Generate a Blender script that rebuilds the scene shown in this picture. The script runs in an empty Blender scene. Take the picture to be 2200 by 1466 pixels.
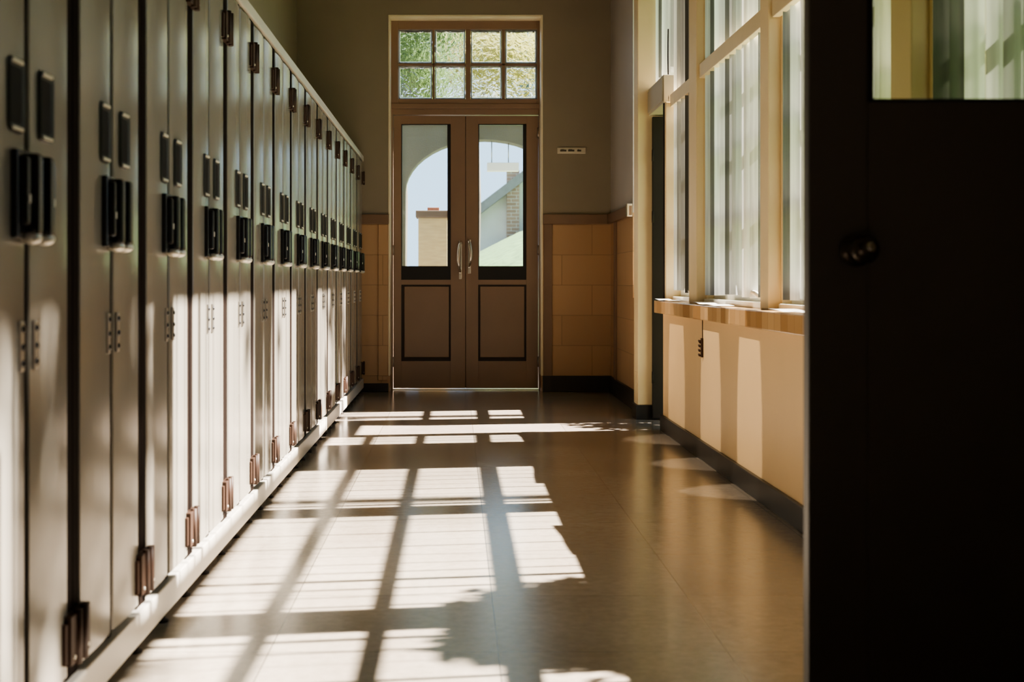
import bpy, bmesh, math, random
from mathutils import Vector, Matrix
random.seed(7)
PI = math.pi
scene = bpy.context.scene
C = scene.collection

# ------------------------------------------------------------------ helpers
def bx(bm, x0, x1, y0, y1, z0, z1, mi=0, bev=0.0, seg=2):
    t = bmesh.new()
    m = Matrix.Translation(((x0+x1)/2, (y0+y1)/2, (z0+z1)/2)) @ Matrix.Diagonal((abs(x1-x0), abs(y1-y0), abs(z1-z0), 1))
    bmesh.ops.create_cube(t, size=1, matrix=m)
    if bev > 0:
        bev = min(bev, 0.49*min(abs(x1-x0), abs(y1-y0), abs(z1-z0)))
        bmesh.ops.bevel(t, geom=t.edges[:], offset=bev, segments=seg, profile=0.6, affect='EDGES')
    merge(bm, t, mi)

def merge(bm, t, mi=0, smooth=False):
    mp = {}
    for v in t.verts:
        mp[v] = bm.verts.new(v.co)
    for f in t.faces:
        try:
            nf = bm.faces.new([mp[v] for v in f.verts])
            nf.material_index = mi
            nf.smooth = smooth
        except ValueError:
            pass
    t.free()

def frame_for(d):
    d = d.normalized()
    a = Vector((0, 0, 1)) if abs(d.z) < 0.9 else Vector((1, 0, 0))
    u = d.cross(a).normalized()
    return u, d.cross(u).normalized()

def tube(bm, pts, r, seg=10, mi=0, cap=True):
    pts = [Vector(p) for p in pts]
    rs = r if isinstance(r, (list, tuple)) else [r]*len(pts)
    rings = []
    u = v = None
    for i, p in enumerate(pts):
        d = (pts[min(i+1, len(pts)-1)] - pts[max(i-1, 0)])
        if u is None:
            u, v = frame_for(d)
        else:
            d.normalize()
            u = (u - d*u.dot(d)).normalized()
            v = d.cross(u).normalized()
        rings.append([bm.verts.new(p + u*math.cos(2*PI*k/seg)*rs[i] + v*math.sin(2*PI*k/seg)*rs[i]) for k in range(seg)])
    for a, b in zip(rings, rings[1:]):
        for k in range(seg):
            f = bm.faces.new((a[k], a[(k+1) % seg], b[(k+1) % seg], b[k]))
            f.material_index = mi
            f.smooth = True
    if cap:
        for rg in (rings[0][::-1], rings[-1]):
            f = bm.faces.new(rg)
            f.material_index = mi

def lathe(bm, prof, org, axis, seg=20, mi=0):
    # prof: list of (distance along the axis, radius)
    axis = Vector(axis).normalized()
    org = Vector(org)
    u, v = frame_for(axis)
    rings = []
    for h, r in prof:
        rings.append([bm.verts.new(org + axis*h + (u*math.cos(2*PI*k/seg) + v*math.sin(2*PI*k/seg))*max(r, 1e-4)) for k in range(seg)])
    for a, b in zip(rings, rings[1:]):
        for k in range(seg):
            f = bm.faces.new((a[k], a[(k+1) % seg], b[(k+1) % seg], b[k]))
            f.material_index = mi
            f.smooth = True
    for rg in (rings[0][::-1], rings[-1]):
        f = bm.faces.new(rg)
        f.material_index = mi

def poly_extrude(bm, pts, off, mi=0):
    # closed polygon swept by the vector off
    off = Vector(off)
    a = [bm.verts.new(Vector(p)) for p in pts]
    b = [bm.verts.new(Vector(p)+off) for p in pts]
    n = len(a)
    fs = [bm.faces.new(a[::-1]), bm.faces.new(b)]
    for i in range(n):
        fs.append(bm.faces.new((a[i], a[(i+1) % n], b[(i+1) % n], b[i])))
    for f in fs:
        f.material_index = mi

def obj(name, bm, mats, parent=None, recalc=True):
    if recalc:
        bmesh.ops.recalc_face_normals(bm, faces=bm.faces[:])
    me = bpy.data.meshes.new(name)
    bm.to_mesh(me)
    bm.free()
    for m in (mats if isinstance(mats, (list, tuple)) else [mats]):
        me.materials.append(m)
    o = bpy.data.objects.new(name, me)
    C.objects.link(o)
    if parent is not None:
        o.parent = parent
    return o

def box_obj(name, b, mat, parent=None, bev=0.0):
    bm = bmesh.new()
    bx(bm, *b, bev=bev)
    return obj(name, bm, mat, parent)

def thing(name, label, cat, loc=(0, 0, 0), group=None):
    o = bpy.data.objects.new(name, None)
    C.objects.link(o)
    o.location = loc
    o.empty_display_size = 0.1
    o['label'] = label
    o['category'] = cat
    if group:
        o['group'] = group
    return o

def tag(o, label, cat, group=None, kind=None):
    o['label'] = label
    o['category'] = cat
    if group:
        o['group'] = group
    if kind:
        o['kind'] = kind
    return o

def struct(o, label, cat):
    o['kind'] = 'structure'
    o['label'] = label
    o['category'] = cat
    return o

def dup(root, loc, label):
    r = root.copy()
    C.objects.link(r)
    r.location = loc
    r['label'] = label
    for ch in list(root.children):
        c = ch.copy()
        C.objects.link(c)
        c.parent = r
        for g in list(ch.children):
            d = g.copy()
            C.objects.link(d)
            d.parent = c
    return r

# ------------------------------------------------------------------ materials
def nt(name):
    m = bpy.data.materials.new(name)
    m.use_nodes = True
    t = m.node_tree
    return m, t, t.nodes, t.links, t.nodes['Principled BSDF']

def paint(name, col, rough=0.5, var=0.08, scale=3.0, bump=0.0, bscale=60.0, metal=0.0, spec=0.5, stretch=(1, 1, 1)):
    m, t, N, L, b = nt(name)
    tc = N.new('ShaderNodeTexCoord')
    mp = N.new('ShaderNodeMapping')
    mp.inputs['Scale'].default_value = stretch
    L.new(tc.outputs['Object'], mp.inputs['Vector'])
    ns = N.new('ShaderNodeTexNoise')
    ns.inputs['Scale'].default_value = scale
    ns.inputs['Detail'].default_value = 5
    L.new(mp.outputs['Vector'], ns.inputs['Vector'])
    cr = N.new('ShaderNodeValToRGB')
    lo = [max(0, c*(1-var)) for c in col]
    hi = [min(1, c*(1+var)) for c in col]
    cr.color_ramp.elements[0].position = 0.3
    cr.color_ramp.elements[1].position = 0.7
    cr.color_ramp.elements[0].color = (*lo, 1)
    cr.color_ramp.elements[1].color = (*hi, 1)
    L.new(ns.outputs['Fac'], cr.inputs['Fac'])
    L.new(cr.outputs['Color'], b.inputs['Base Color'])
    b.inputs['Roughness'].default_value = rough
    b.inputs['Metallic'].default_value = metal
    b.inputs['Specular IOR Level'].default_value = spec
    if bump > 0:
        n2 = N.new('ShaderNodeTexNoise')
        n2.inputs['Scale'].default_value = bscale
        n2.inputs['Detail'].default_value = 3
        L.new(mp.outputs['Vector'], n2.inputs['Vector'])
        bp = N.new('ShaderNodeBump')
        bp.inputs['Strength'].default_value = bump
        bp.inputs['Distance'].default_value = 0.01
        L.new(n2.outputs['Fac'], bp.inputs['Height'])
        L.new(bp.outputs['Normal'], b.inputs['Normal'])
    return m

def mat_block_tile(name, c1, c2, mortar, w, h, rough, ms=0.004, off=0.5, bump=0.4, zoff=0.0):
    m, t, N, L, b = nt(name)
    tc = N.new('ShaderNodeTexCoord')
    sp = N.new('ShaderNodeSeparateXYZ')
    L.new(tc.outputs['Object'], sp.inputs[0])
    ad = N.new('ShaderNodeMath')
    L.new(sp.outputs['X'], ad.inputs[0])
    L.new(sp.outputs['Y'], ad.inputs[1])
    az = N.new('ShaderNodeMath')
    az.inputs[1].default_value = zoff
    L.new(sp.outputs['Z'], az.inputs[0])
    cb = N.new('ShaderNodeCombineXYZ')
    L.new(ad.outputs[0], cb.inputs['X'])
    L.new(az.outputs[0], cb.inputs['Y'])
    br = N.new('ShaderNodeTexBrick')
    br.offset = off
    br.inputs['Color1'].default_value = (*c1, 1)
    br.inputs['Color2'].default_value = (*c2, 1)
    br.inputs['Mortar'].default_value = (*mortar, 1)
    br.inputs['Scale'].default_value = 1
    br.inputs['Mortar Size'].default_value = ms
    br.inputs['Mortar Smooth'].default_value = 0.3
    br.inputs['Brick Width'].default_value = w
    br.inputs['Row Height'].default_value = h
    L.new(cb.outputs[0], br.inputs['Vector'])
    L.new(br.outputs['Color'], b.inputs['Base Color'])
    b.inputs['Roughness'].default_value = rough
    bp = N.new('ShaderNodeBump')
    bp.invert = True
    bp.inputs['Strength'].default_value = bump
    bp.inputs['Distance'].default_value = 0.004
    L.new(br.outputs['Fac'], bp.inputs['Height'])
    L.new(bp.outputs['Normal'], b.inputs['Normal'])
    return m

def mat_floor():
    m, t, N, L, b = nt('floor_vinyl')
    tc = N.new('ShaderNodeTexCoord')
    mp = N.new('ShaderNodeMapping')
    mp.inputs['Location'].default_value = (-0.11, 0.25, 0)
    L.new(tc.outputs['Object'], mp.inputs['Vector'])
    br = N.new('ShaderNodeTexBrick')
    br.offset = 0.0
    br.inputs['Color1'].default_value = (1, 1, 1, 1)
    br.inputs['Color2'].default_value = (0.86, 0.86, 0.86, 1)
    br.inputs['Mortar'].default_value = (0.42, 0.42, 0.42, 1)
    br.inputs['Scale'].default_value = 1
    br.inputs['Mortar Size'].default_value = 0.0022
    br.inputs['Mortar Smooth'].default_value = 0.2
    br.inputs['Brick Width'].default_value = 0.6
    br.inputs['Row Height'].default_value = 0.6
    L.new(mp.outputs['Vector'], br.inputs['Vector'])
    ns = N.new('ShaderNodeTexNoise')
    ns.inputs['Scale'].default_value = 26
    ns.inputs['Detail'].default_value = 8
    ns.inputs['Roughness'].default_value = 0.7
    L.new(tc.outputs['Object'], ns.inputs['Vector'])
    n2 = N.new('ShaderNodeTexNoise')
    n2.inputs['Scale'].default_value = 1.6
    n2.inputs['Detail'].default_value = 4
    L.new(tc.outputs['Object'], n2.inputs['Vector'])
    cr = N.new('ShaderNodeValToRGB')
    cr.color_ramp.elements[0].position = 0.28
    cr.color_ramp.elements[1].position = 0.72
    cr.color_ramp.elements[0].color = (0.30, 0.245, 0.185, 1)
    cr.color_ramp.elements[1].color = (0.52, 0.455, 0.375, 1)
    ad = N.new('ShaderNodeMix')
    ad.data_type = 'FLOAT'
    ad.inputs[0].default_value = 0.5
    L.new(ns.outputs['Fac'], ad.inputs[2])
    L.new(n2.outputs['Fac'], ad.inputs[3])
    L.new(ad.outputs[0], cr.inputs['Fac'])
    mx = N.new('ShaderNodeMix')
    mx.data_type = 'RGBA'
    mx.blend_type = 'MULTIPLY'
    mx.inputs[0].default_value = 1
    L.new(cr.outputs['Color'], mx.inputs[6])
    L.new(br.outputs['Color'], mx.inputs[7])
    L.new(mx.outputs[2], b.inputs['Base Color'])
    rr = N.new('ShaderNodeMapRange')
    rr.inputs['To Min'].default_value = 0.06
    rr.inputs['To Max'].default_value = 0.24
    L.new(ad.outputs[0], rr.inputs['Value'])
    L.new(rr.outputs[0], b.inputs['Roughness'])
    b.inputs['Specular IOR Level'].default_value = 0.8
    b.inputs['Coat Weight'].default_value = 0.5
    b.inputs['Coat Roughness'].default_value = 0.16
    bp = N.new('ShaderNodeBump')
    bp.inputs['Strength'].default_value = 0.10
    bp.inputs['Distance'].default_value = 0.01
    L.new(ns.outputs['Fac'], bp.inputs['Height'])
    L.new(bp.outputs['Normal'], b.inputs['Normal'])
    return m

def mat_thin_glass(name, tint=(1, 1, 1), refl=0.07, rough=0.02, grime=0.0):
    m, t, N, L, b = nt(name)
    N.remove(b)
    out = N['Material Output']
    tr = N.new('ShaderNodeBsdfTransparent')
    tr.inputs[0].default_value = (*tint, 1)
    gl = N.new('ShaderNodeBsdfGlossy')
    gl.inputs['Roughness'].default_value = rough
    mx = N.new('ShaderNodeMixShader')
    fr = N.new('ShaderNodeLayerWeight')
    fr.inputs['Blend'].default_value = 0.3
    mr = N.new('ShaderNodeMapRange')
    mr.inputs['To Min'].default_value = refl
    mr.inputs['To Max'].default_value = min(1, refl+0.35)
    L.new(fr.outputs['Fresnel'], mr.inputs['Value'])
    L.new(mr.outputs[0], mx.inputs[0])
    L.new(tr.outputs[0], mx.inputs[1])
    L.new(gl.outputs[0], mx.inputs[2])
    last = mx
    if grime > 0:
        df = N.new('ShaderNodeBsdfTranslucent')
        df.inputs[0].default_value = (0.75, 0.82, 0.82, 1)
        m2 = N.new('ShaderNodeMixShader')
        ns = N.new('ShaderNodeTexNoise')
        ns.inputs['Scale'].default_value = 2.2
        ns.inputs['Detail'].default_value = 6
        tc = N.new('ShaderNodeTexCoord')
        L.new(tc.outputs['Object'], ns.inputs['Vector'])
        mu = N.new('ShaderNodeMath')
        mu.operation = 'MULTIPLY'
        mu.inputs[1].default_value = grime*2
        L.new(ns.outputs['Fac'], mu.inputs[0])
        L.new(mu.outputs[0], m2.inputs[0])
        L.new(mx.outputs[0], m2.inputs[1])
        L.new(df.outputs[0], m2.inputs[2])
        last = m2
    L.new(last.outputs[0], out.inputs['Surface'])
    return m

def mat_pattern_glass():
    m, t, N, L, b = nt('patterned_block_glass')
    b.inputs['Transmission Weight'].default_value = 1
    b.inputs['Roughness'].default_value = 0.03
    b.inputs['IOR'].default_value = 1.22
    b.inputs['Base Color'].default_value = (0.93, 0.98, 0.97, 1)
    tc = N.new('ShaderNodeTexCoord')
    ns = N.new('ShaderNodeTexNoise')
    ns.inputs['Scale'].default_value = 15
    ns.inputs['Detail'].default_value = 2
    ns.inputs['Distortion'].default_value = 1.2
    L.new(tc.outputs['Object'], ns.inputs['Vector'])
    bp = N.new('ShaderNodeBump')
    bp.inputs['Strength'].default_value = 0.55
    bp.inputs['Distance'].default_value = 0.02
    L.new(ns.outputs['Fac'], bp.inputs['Height'])
    L.new(bp.outputs['Normal'], b.inputs['Normal'])
    return m

def mat_fabric(name, col, trans=0.45):
    m, t, N, L, b = nt(name)
    N.remove(b)
    out = N['Material Output']
    df = N.new('ShaderNodeBsdfDiffuse')
    tl = N.new('ShaderNodeBsdfTranslucent')
    tc = N.new('ShaderNodeTexCoord')
    wv = N.new('ShaderNodeTexNoise')
    wv.inputs['Scale'].default_value = 40
    mp = N.new('ShaderNodeMapping')
    mp.inputs['Scale'].default_value = (1, 1, 0.02)
    L.new(tc.outputs['Object'], mp.inputs['Vector'])
    L.new(mp.outputs['Vector'], wv.inputs['Vector'])
    cr = N.new('ShaderNodeValToRGB')
    cr.color_ramp.elements[0].position = 0.3
    cr.color_ramp.elements[1].position = 0.7
    cr.color_ramp.elements[0].color = (*[c*0.6 for c in col], 1)
    cr.color_ramp.elements[1].color = (*col, 1)
    L.new(wv.outputs['Fac'], cr.inputs['Fac'])
    L.new(cr.outputs[0], df.inputs[0])
    L.new(cr.outputs[0], tl.inputs[0])
    mx = N.new('ShaderNodeMixShader')
    mx.inputs[0].default_value = trans
    L.new(df.outputs[0], mx.inputs[1])
    L.new(tl.outputs[0], mx.inputs[2])
    L.new(mx.outputs[0], out.inputs['Surface'])
    return m

M = {}
M['floor'] = mat_floor()
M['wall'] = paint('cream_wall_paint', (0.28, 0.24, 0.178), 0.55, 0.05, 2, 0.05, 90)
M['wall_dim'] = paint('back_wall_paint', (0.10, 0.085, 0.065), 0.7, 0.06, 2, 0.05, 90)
M['skylit_wall'] = paint('skylit_wall_paint', (0.48, 0.44, 0.41), 0.5, 0.04, 2, 0.04, 90)  # upper far right wall, skylight put into its paler, greyer colour
M['ceiling'] = paint('ceiling_paint', (0.25, 0.21, 0.15), 0.8, 0.05, 3)
M['dado'] = paint('peach_dado_paint', (0.72, 0.51, 0.27), 0.42, 0.04, 2, 0.04, 70)
M['column'] = paint('cream_column_paint', (0.74, 0.60, 0.36), 0.45, 0.05, 2.5, 0.04, 80)
M['tile'] = mat_block_tile('tan_block_tile', (0.50, 0.32, 0.18), (0.45, 0.285, 0.155), (0.33, 0.21, 0.11), 0.53, 0.266, 0.4, 0.0035, zoff=-0.14)
M['brown'] = paint('brown_rail_paint', (0.22, 0.14, 0.09), 0.4, 0.08, 4)
M['base'] = paint('black_vinyl_baseboard', (0.022, 0.02, 0.018), 0.35, 0.1, 5)
M['door'] = paint('brown_door_paint', (0.28, 0.188, 0.13), 0.36, 0.07, 2.5, 0.03, 60)
M['door_groove'] = paint('dark_groove', (0.03, 0.018, 0.011), 0.5)
M['bead_and_shade'] = paint('black_bead_and_shade', (0.008, 0.008, 0.008), 0.5)  # black for beads, and for shade painted beside and below the end panes
M['chrome'] = paint('brushed_chrome', (0.75, 0.72, 0.66), 0.22, 0.04, 8, metal=1)
M['locker'] = paint('beige_locker_enamel', (0.235, 0.215, 0.18), 0.2, 0.05, 2.2, 0.05, 22, spec=0.6, stretch=(1, 1, 0.3))
M['locker_rail'] = paint('pale_locker_rail_enamel', (0.48, 0.45, 0.40), 0.4, 0.06, 3)
M['post'] = paint('dark_locker_post', (0.016, 0.011, 0.009), 0.8, 0.15, 3, spec=0.03)
M['hinge'] = paint('dark_brown_hinge_metal', (0.050, 0.028, 0.019), 0.5, 0.2, 9, spec=0.2)
M['cup_rim'] = paint('dull_cup_rim', (0.03, 0.027, 0.022), 0.45, 0.1, 9, spec=0.25)
M['black'] = paint('black_latch_plastic', (0.011, 0.011, 0.013), 0.25, 0.2, 5)
M['cup'] = paint('dark_recess_cup', (0.010, 0.008, 0.007), 0.6, spec=0.1)
M['lip'] = paint('pale_metal_lip', (0.72, 0.68, 0.58), 0.3, 0.05, 6, metal=0.4)
M['steel'] = paint('dull_steel', (0.42, 0.39, 0.35), 0.35, 0.1, 9, metal=0.9)
M['white_frame'] = paint('white_window_paint', (0.78, 0.75, 0.66), 0.4, 0.04, 4)
M['cream_frame'] = paint('cream_window_rail_paint', (0.72, 0.60, 0.38), 0.42, 0.05, 4)
M['header'] = paint('grey_header_paint', (0.40, 0.36, 0.27), 0.5, 0.06, 4)
M['glass'] = mat_thin_glass('window_pane_glass', (0.97, 0.99, 0.98), 0.05)
M['door_glass'] = mat_thin_glass('hazy_door_glass', (0.88, 0.95, 0.97), 0.04, grime=0.035)
M['near_glass'] = mat_thin_glass('tinted_door_glass', (0.84, 0.88, 0.78), 0.03)
M['block'] = mat_pattern_glass()
M['block_rim'] = mat_fabric('pale_block_rim', (0.93, 0.97, 0.95), 0.75)
M['blind'] = mat_fabric('white_blind_fabric', (0.90, 0.90, 0.87), 0.12)
M['blind_half_shade'] = mat_fabric('half_shade_blind_fabric', (0.52, 0.52, 0.50), 0.1)  # grey slats paint half shade into the white blind
M['blind_gap_shade'] = mat_fabric('shaded_blind_fabric', (0.20, 0.20, 0.19), 0.05)  # dark slats stand in for shade in the gaps
M['sill'] = mat_block_tile('glazed_sill_tile', (0.66, 0.44, 0.23), (0.40, 0.23, 0.10), (0.36, 0.22, 0.11), 0.105, 0.3, 0.16, 0.002, off=0, bump=0.15)
M['paper'] = paint('white_paper', (0.85, 0.84, 0.80), 0.6, 0.02)
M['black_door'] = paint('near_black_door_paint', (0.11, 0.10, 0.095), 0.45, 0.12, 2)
M['jamb'] = paint('dark_jamb_paint', (0.028, 0.022, 0.018), 0.6, 0.12, 2, spec=0.15)
M['reveal'] = paint('lit_reveal_paint', (0.85, 0.76, 0.56), 0.4, 0.04, 4)  # paler than the walls, bounced light put into the colour
M['knob'] = paint('dark_bronze_knob', (0.10, 0.085, 0.07), 0.25, 0.05, 6, metal=0.8)
M['plate'] = paint('grey_sign_plate', (0.60, 0.55, 0.44), 0.4)
M['ink'] = paint('dark_sign_ink', (0.06, 0.05, 0.035), 0.5)
M['grass'] = paint('lawn_grass', (0.13, 0.20, 0.07), 0.9, 0.35, 9, 0.5, 120)
M['paving'] = paint('pale_paving', (0.24, 0.22, 0.19), 0.8, 0.15, 6)
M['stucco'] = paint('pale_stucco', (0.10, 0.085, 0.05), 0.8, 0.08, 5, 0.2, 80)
M['sand_stone'] = paint('yellow_sandstone', (0.62, 0.50, 0.28), 0.8, 0.10, 9, 0.2, 60, stretch=(1, 1, 5))
M['cap_stone'] = paint('brown_cap_stone', (0.13, 0.08, 0.05), 0.6, 0.1, 8)
M['red'] = paint('red_brown_clay', (0.33, 0.12, 0.07), 0.6, 0.1, 8)
M['lamp_white'] = paint('white_lamp_housing', (0.80, 0.80, 0.76), 0.4, 0.03)
M['brick'] = mat_block_tile('brown_brick', (0.36, 0.22, 0.15), (0.27, 0.16, 0.11), (0.45, 0.42, 0.38), 0.22, 0.075, 0.85, 0.008)
M['render'] = paint('white_rendered_wall', (0.72, 0.71, 0.68), 0.8, 0.05, 3)
M['roof'] = paint('grey_roof_slate', (0.22, 0.21, 0.22), 0.7, 0.15, 9)
M['pane_dark'] = paint('dark_house_glass', (0.06, 0.08, 0.09), 0.1)
M['pier'] = paint('sun_block_pier_render', (0.66, 0.62, 0.52), 0.8, 0.08, 4)
M['bark'] = paint('grey_brown_bark', (0.12, 0.085, 0.055), 0.9, 0.3, 12, 0.4, 30, stretch=(1, 1, 0.3))
M['leaf_green'] = mat_fabric('mid_green_leaf', (0.17, 0.25, 0.10), 0.5)
M['leaf_yellow'] = mat_fabric('yellow_green_leaf', (0.50, 0.48, 0.20), 0.5)
M['leaf_dark'] = mat_fabric('blue_green_leaf', (0.11, 0.17, 0.15), 0.45)

# ------------------------------------------------------------------ measures (metres; x right, y along the corridor, z up)
END = 11.26          # face of the end wall
DOOR_Y = 11.48       # face of the double door
RX = 1.36            # right wall
LX = -1.40           # left wall
CEIL = 3.75
SILL = 0.845
WTOP = 3.25
LOCK_X = -0.82       # locker fronts

# ------------------------------------------------------------------ room shell
struct(box_obj('floor', (LX-0.2, 1.62, -1.6, DOOR_Y+0.1, -0.12, 0.0), M['floor']), 'brown grey vinyl tile floor of the corridor', 'floor')
struct(box_obj('ceiling', (LX-0.2, 1.62, -1.6, END+0.45, CEIL, CEIL+0.15), M['ceiling']), 'dim ceiling above the corridor', 'ceiling')
struct(box_obj('wall_left', (LX-0.2, LX, -1.6, END+0.45, 0, CEIL), M['wall']), 'cream wall behind and above the lockers', 'wall')
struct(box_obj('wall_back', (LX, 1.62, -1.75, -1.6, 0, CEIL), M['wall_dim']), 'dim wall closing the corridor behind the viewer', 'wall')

OX0, OX1, OZ = -0.585, 0.75, 3.303
bm = bmesh.new()
bx(bm, LX, OX0, END, END+0.45, 0, 1.50, 1)
bx(bm, OX1, 1.62, END, END+0.45, 0, 1.50, 1)
bx(bm, LX, OX0, END, END+0.45, 1.50, CEIL, 0)
bx(bm, OX1, 1.62, END, END+0.45, 1.50, CEIL, 0)
bx(bm, OX0, OX1, END, END+0.45, OZ, CEIL, 0)
struct(obj('wall_end', bm, [M['wall'], M['tile']]), 'cream end wall with tan block wainscot around the double door', 'wall')

# right wall: far piece, added unseen sun opening, doorway, dado, upper band
bm = bmesh.new()
bx(bm, RX, 1.62, 9.85, END, 0, 1.50, 1)
bx(bm, RX, 1.62, 9.85, END, 1.50, CEIL, 2)
bx(bm, RX, 1.62, 9.20, 9.85, 0, SILL, 1)
bx(bm, RX, 1.62, 8.35, 9.85, WTOP, CEIL, 0)
bx(bm, RX-0.01, 1.62, 2.45, 8.35, 0, SILL-0.08, 3)
bx(bm, RX, 1.62, 2.45, 8.35, WTOP, CEIL, 0)
bx(bm, RX, 1.62, -0.2, 2.45, 0, CEIL, 0)
bx(bm, RX, 1.62, -1.6, -1.0, 0, CEIL, 0)
bx(bm, RX, 1.62, -1.0, -0.2, 0, 1.0, 0)  # opening added behind the viewer so light reaches the near door
bx(bm, RX, 1.62, -1.0, -0.2, 2.3, CEIL, 0)
struct(obj('wall_right', bm, [M['wall'], M['tile'], M['skylit_wall'], M['dado']]), 'right wall with peach dado below the windows', 'wall')

# columns between the windows
cols = [(7.25, 7.48), (5.58, 5.73), (3.83, 4.01)]
for i, (a, b_) in enumerate(cols):
    bm = bmesh.new()
    bx(bm, RX, 1.62, a, b_, SILL, WTOP, 0, 0.006)
    bx(bm, RX+0.055, RX+0.10, a-0.03, b_+0.03, SILL, WTOP, 0, 0.004)
    struct(obj('trim_%d' % (i+1), bm, M['column']), ['cream column between the first and second window from the far end',
           'cream column left of the window beside the dark near door', 'cream column seen through the glass of the near door'][i], 'column')
bm = bmesh.new()
bx(bm, 1.277, 1.62, 9.0, 9.2, 0.10, CEIL, 0, 0.006)
bx(bm, 1.272, 1.277, 9.02, 9.10, 0.11, 0.33, 0, 0.002)
struct(obj('trim_4', bm, M['column']), 'cream pillar beside the dark side doorway', 'column')
bm = bmesh.new()
bx(bm, RX, 1.55, 8.30, 8.35, SILL, 2.135, 0, 0.004)
struct(obj('trim_5', bm, M['column']), 'narrow cream post between side doorway and first window', 'post')
# sill
bm = bmesh.new()
bx(bm, 1.295, 1.60, 2.47, 8.38, SILL-0.08, SILL, 0, 0.006)
struct(obj('trim_6', bm, M['sill']), 'glazed tan tile window sill running above the dado', 'window sill')
# brown chair rail on end wall and far right wall
bm = bmesh.new()
bx(bm, LX, OX0-0.005, END-0.035, END, 1.475, 1.56, 0, 0.006)
struct(obj('trim_7', bm, M['brown']), 'brown chair rail left of the double door', 'rail')
bm = bmesh.new()
bx(bm, OX1+0.012, RX, END-0.035, END, 1.475, 1.56, 0, 0.006)
bx(bm, RX-0.035, RX, 9.86, END-0.035, 1.475, 1.56, 0, 0.006)
rail_r = struct(obj('trim_8', bm, M['brown']), 'brown chair rail right of the double door turning the corner', 'rail')
box_obj('end_cap', (RX-0.045, RX, 9.86, 9.93, 1.47, 1.57), M['chrome'], rail_r, 0.004)
# vertical brown edge strips of the wainscot
bm = bmesh.new()
bx(bm, -0.685, OX0-0.02, END-0.014, END, 0.10, 1.475, 0, 0.003)
struct(obj('trim_9', bm, M['tile']), 'tan edge strip left of the double door', 'trim')
bm = bmesh.new()
bx(bm, OX1+0.02, 0.845, END-0.014, END, 0.14, 1.475, 0, 0.003)
struct(obj('trim_10', bm, M['brown']), 'brown edge strip right of the double door', 'trim')
bm = bmesh.new()
bx(bm, RX-0.02, RX, 10.82, 10.90, 0.13, 1.475, 0, 0.003)
struct(obj('trim_11', bm, M['brown']), 'thin brown strip on the right wall near the end corner', 'trim')
# baseboards
struct(box_obj('baseboard_end', (OX1+0.01, RX, END-0.02, END, 0, 0.14), M['base'], bev=0.004), 'black baseboard right of the double door', 'baseboard')
struct(box_obj('baseboard_corner', (LX, OX0-0.01, END-0.02, END, 0, 0.075), M['base'], bev=0.004), 'black baseboard left of the double door', 'baseboard')
bm = bmesh.new()
bx(bm, RX-0.02, RX, 9.2, END-0.02, 0, 0.14, 0, 0.004)
bx(bm, 1.262, 1.62, 8.985, 9.2, 0, 0.10, 0, 0.004)
struct(obj('baseboard_far', bm, M['base']), 'black baseboard of the far right wall and pillar foot', 'baseboard')
struct(box_obj('baseboard_right', (RX-0.03, RX-0.01, 2.47, 8.36, 0, 0.10), M['base'], bev=0.004), 'black baseboard under the peach dado', 'baseboard')

# ------------------------------------------------------------------ double door at the end
D1 = bpy.data.objects.new('door_1', None)
C.objects.link(D1)
D1.location = (0.083, DOOR_Y, 0)
struct(D1, 'brown double door with tall glass panes at the corridor end', 'door')
def local(bm_, o):
    bmesh.ops.translate(bm_, verts=bm_.verts[:], vec=-Vector(o.location))
    return bm_
FX0, FX1 = -0.578, 0.744
bm = bmesh.new()
bx(bm, OX0, -0.566, DOOR_Y-0.03, DOOR_Y+0.08, 0, 2.56, 0, 0.003)
bx(bm, 0.738, OX1, DOOR_Y-0.03, DOOR_Y+0.08, 0, 2.56, 0, 0.003)
bx(bm, -0.566, 0.738, DOOR_Y-0.03, DOOR_Y+0.08, 2.462, 2.515, 0, 0.003)
bx(bm, -0.578, 0.744, DOOR_Y-0.05, DOOR_Y+0.08, 2.515, 2.56, 0, 0.004)
obj('door_frame', local(bm, D1), M['door'], D1)
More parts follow.
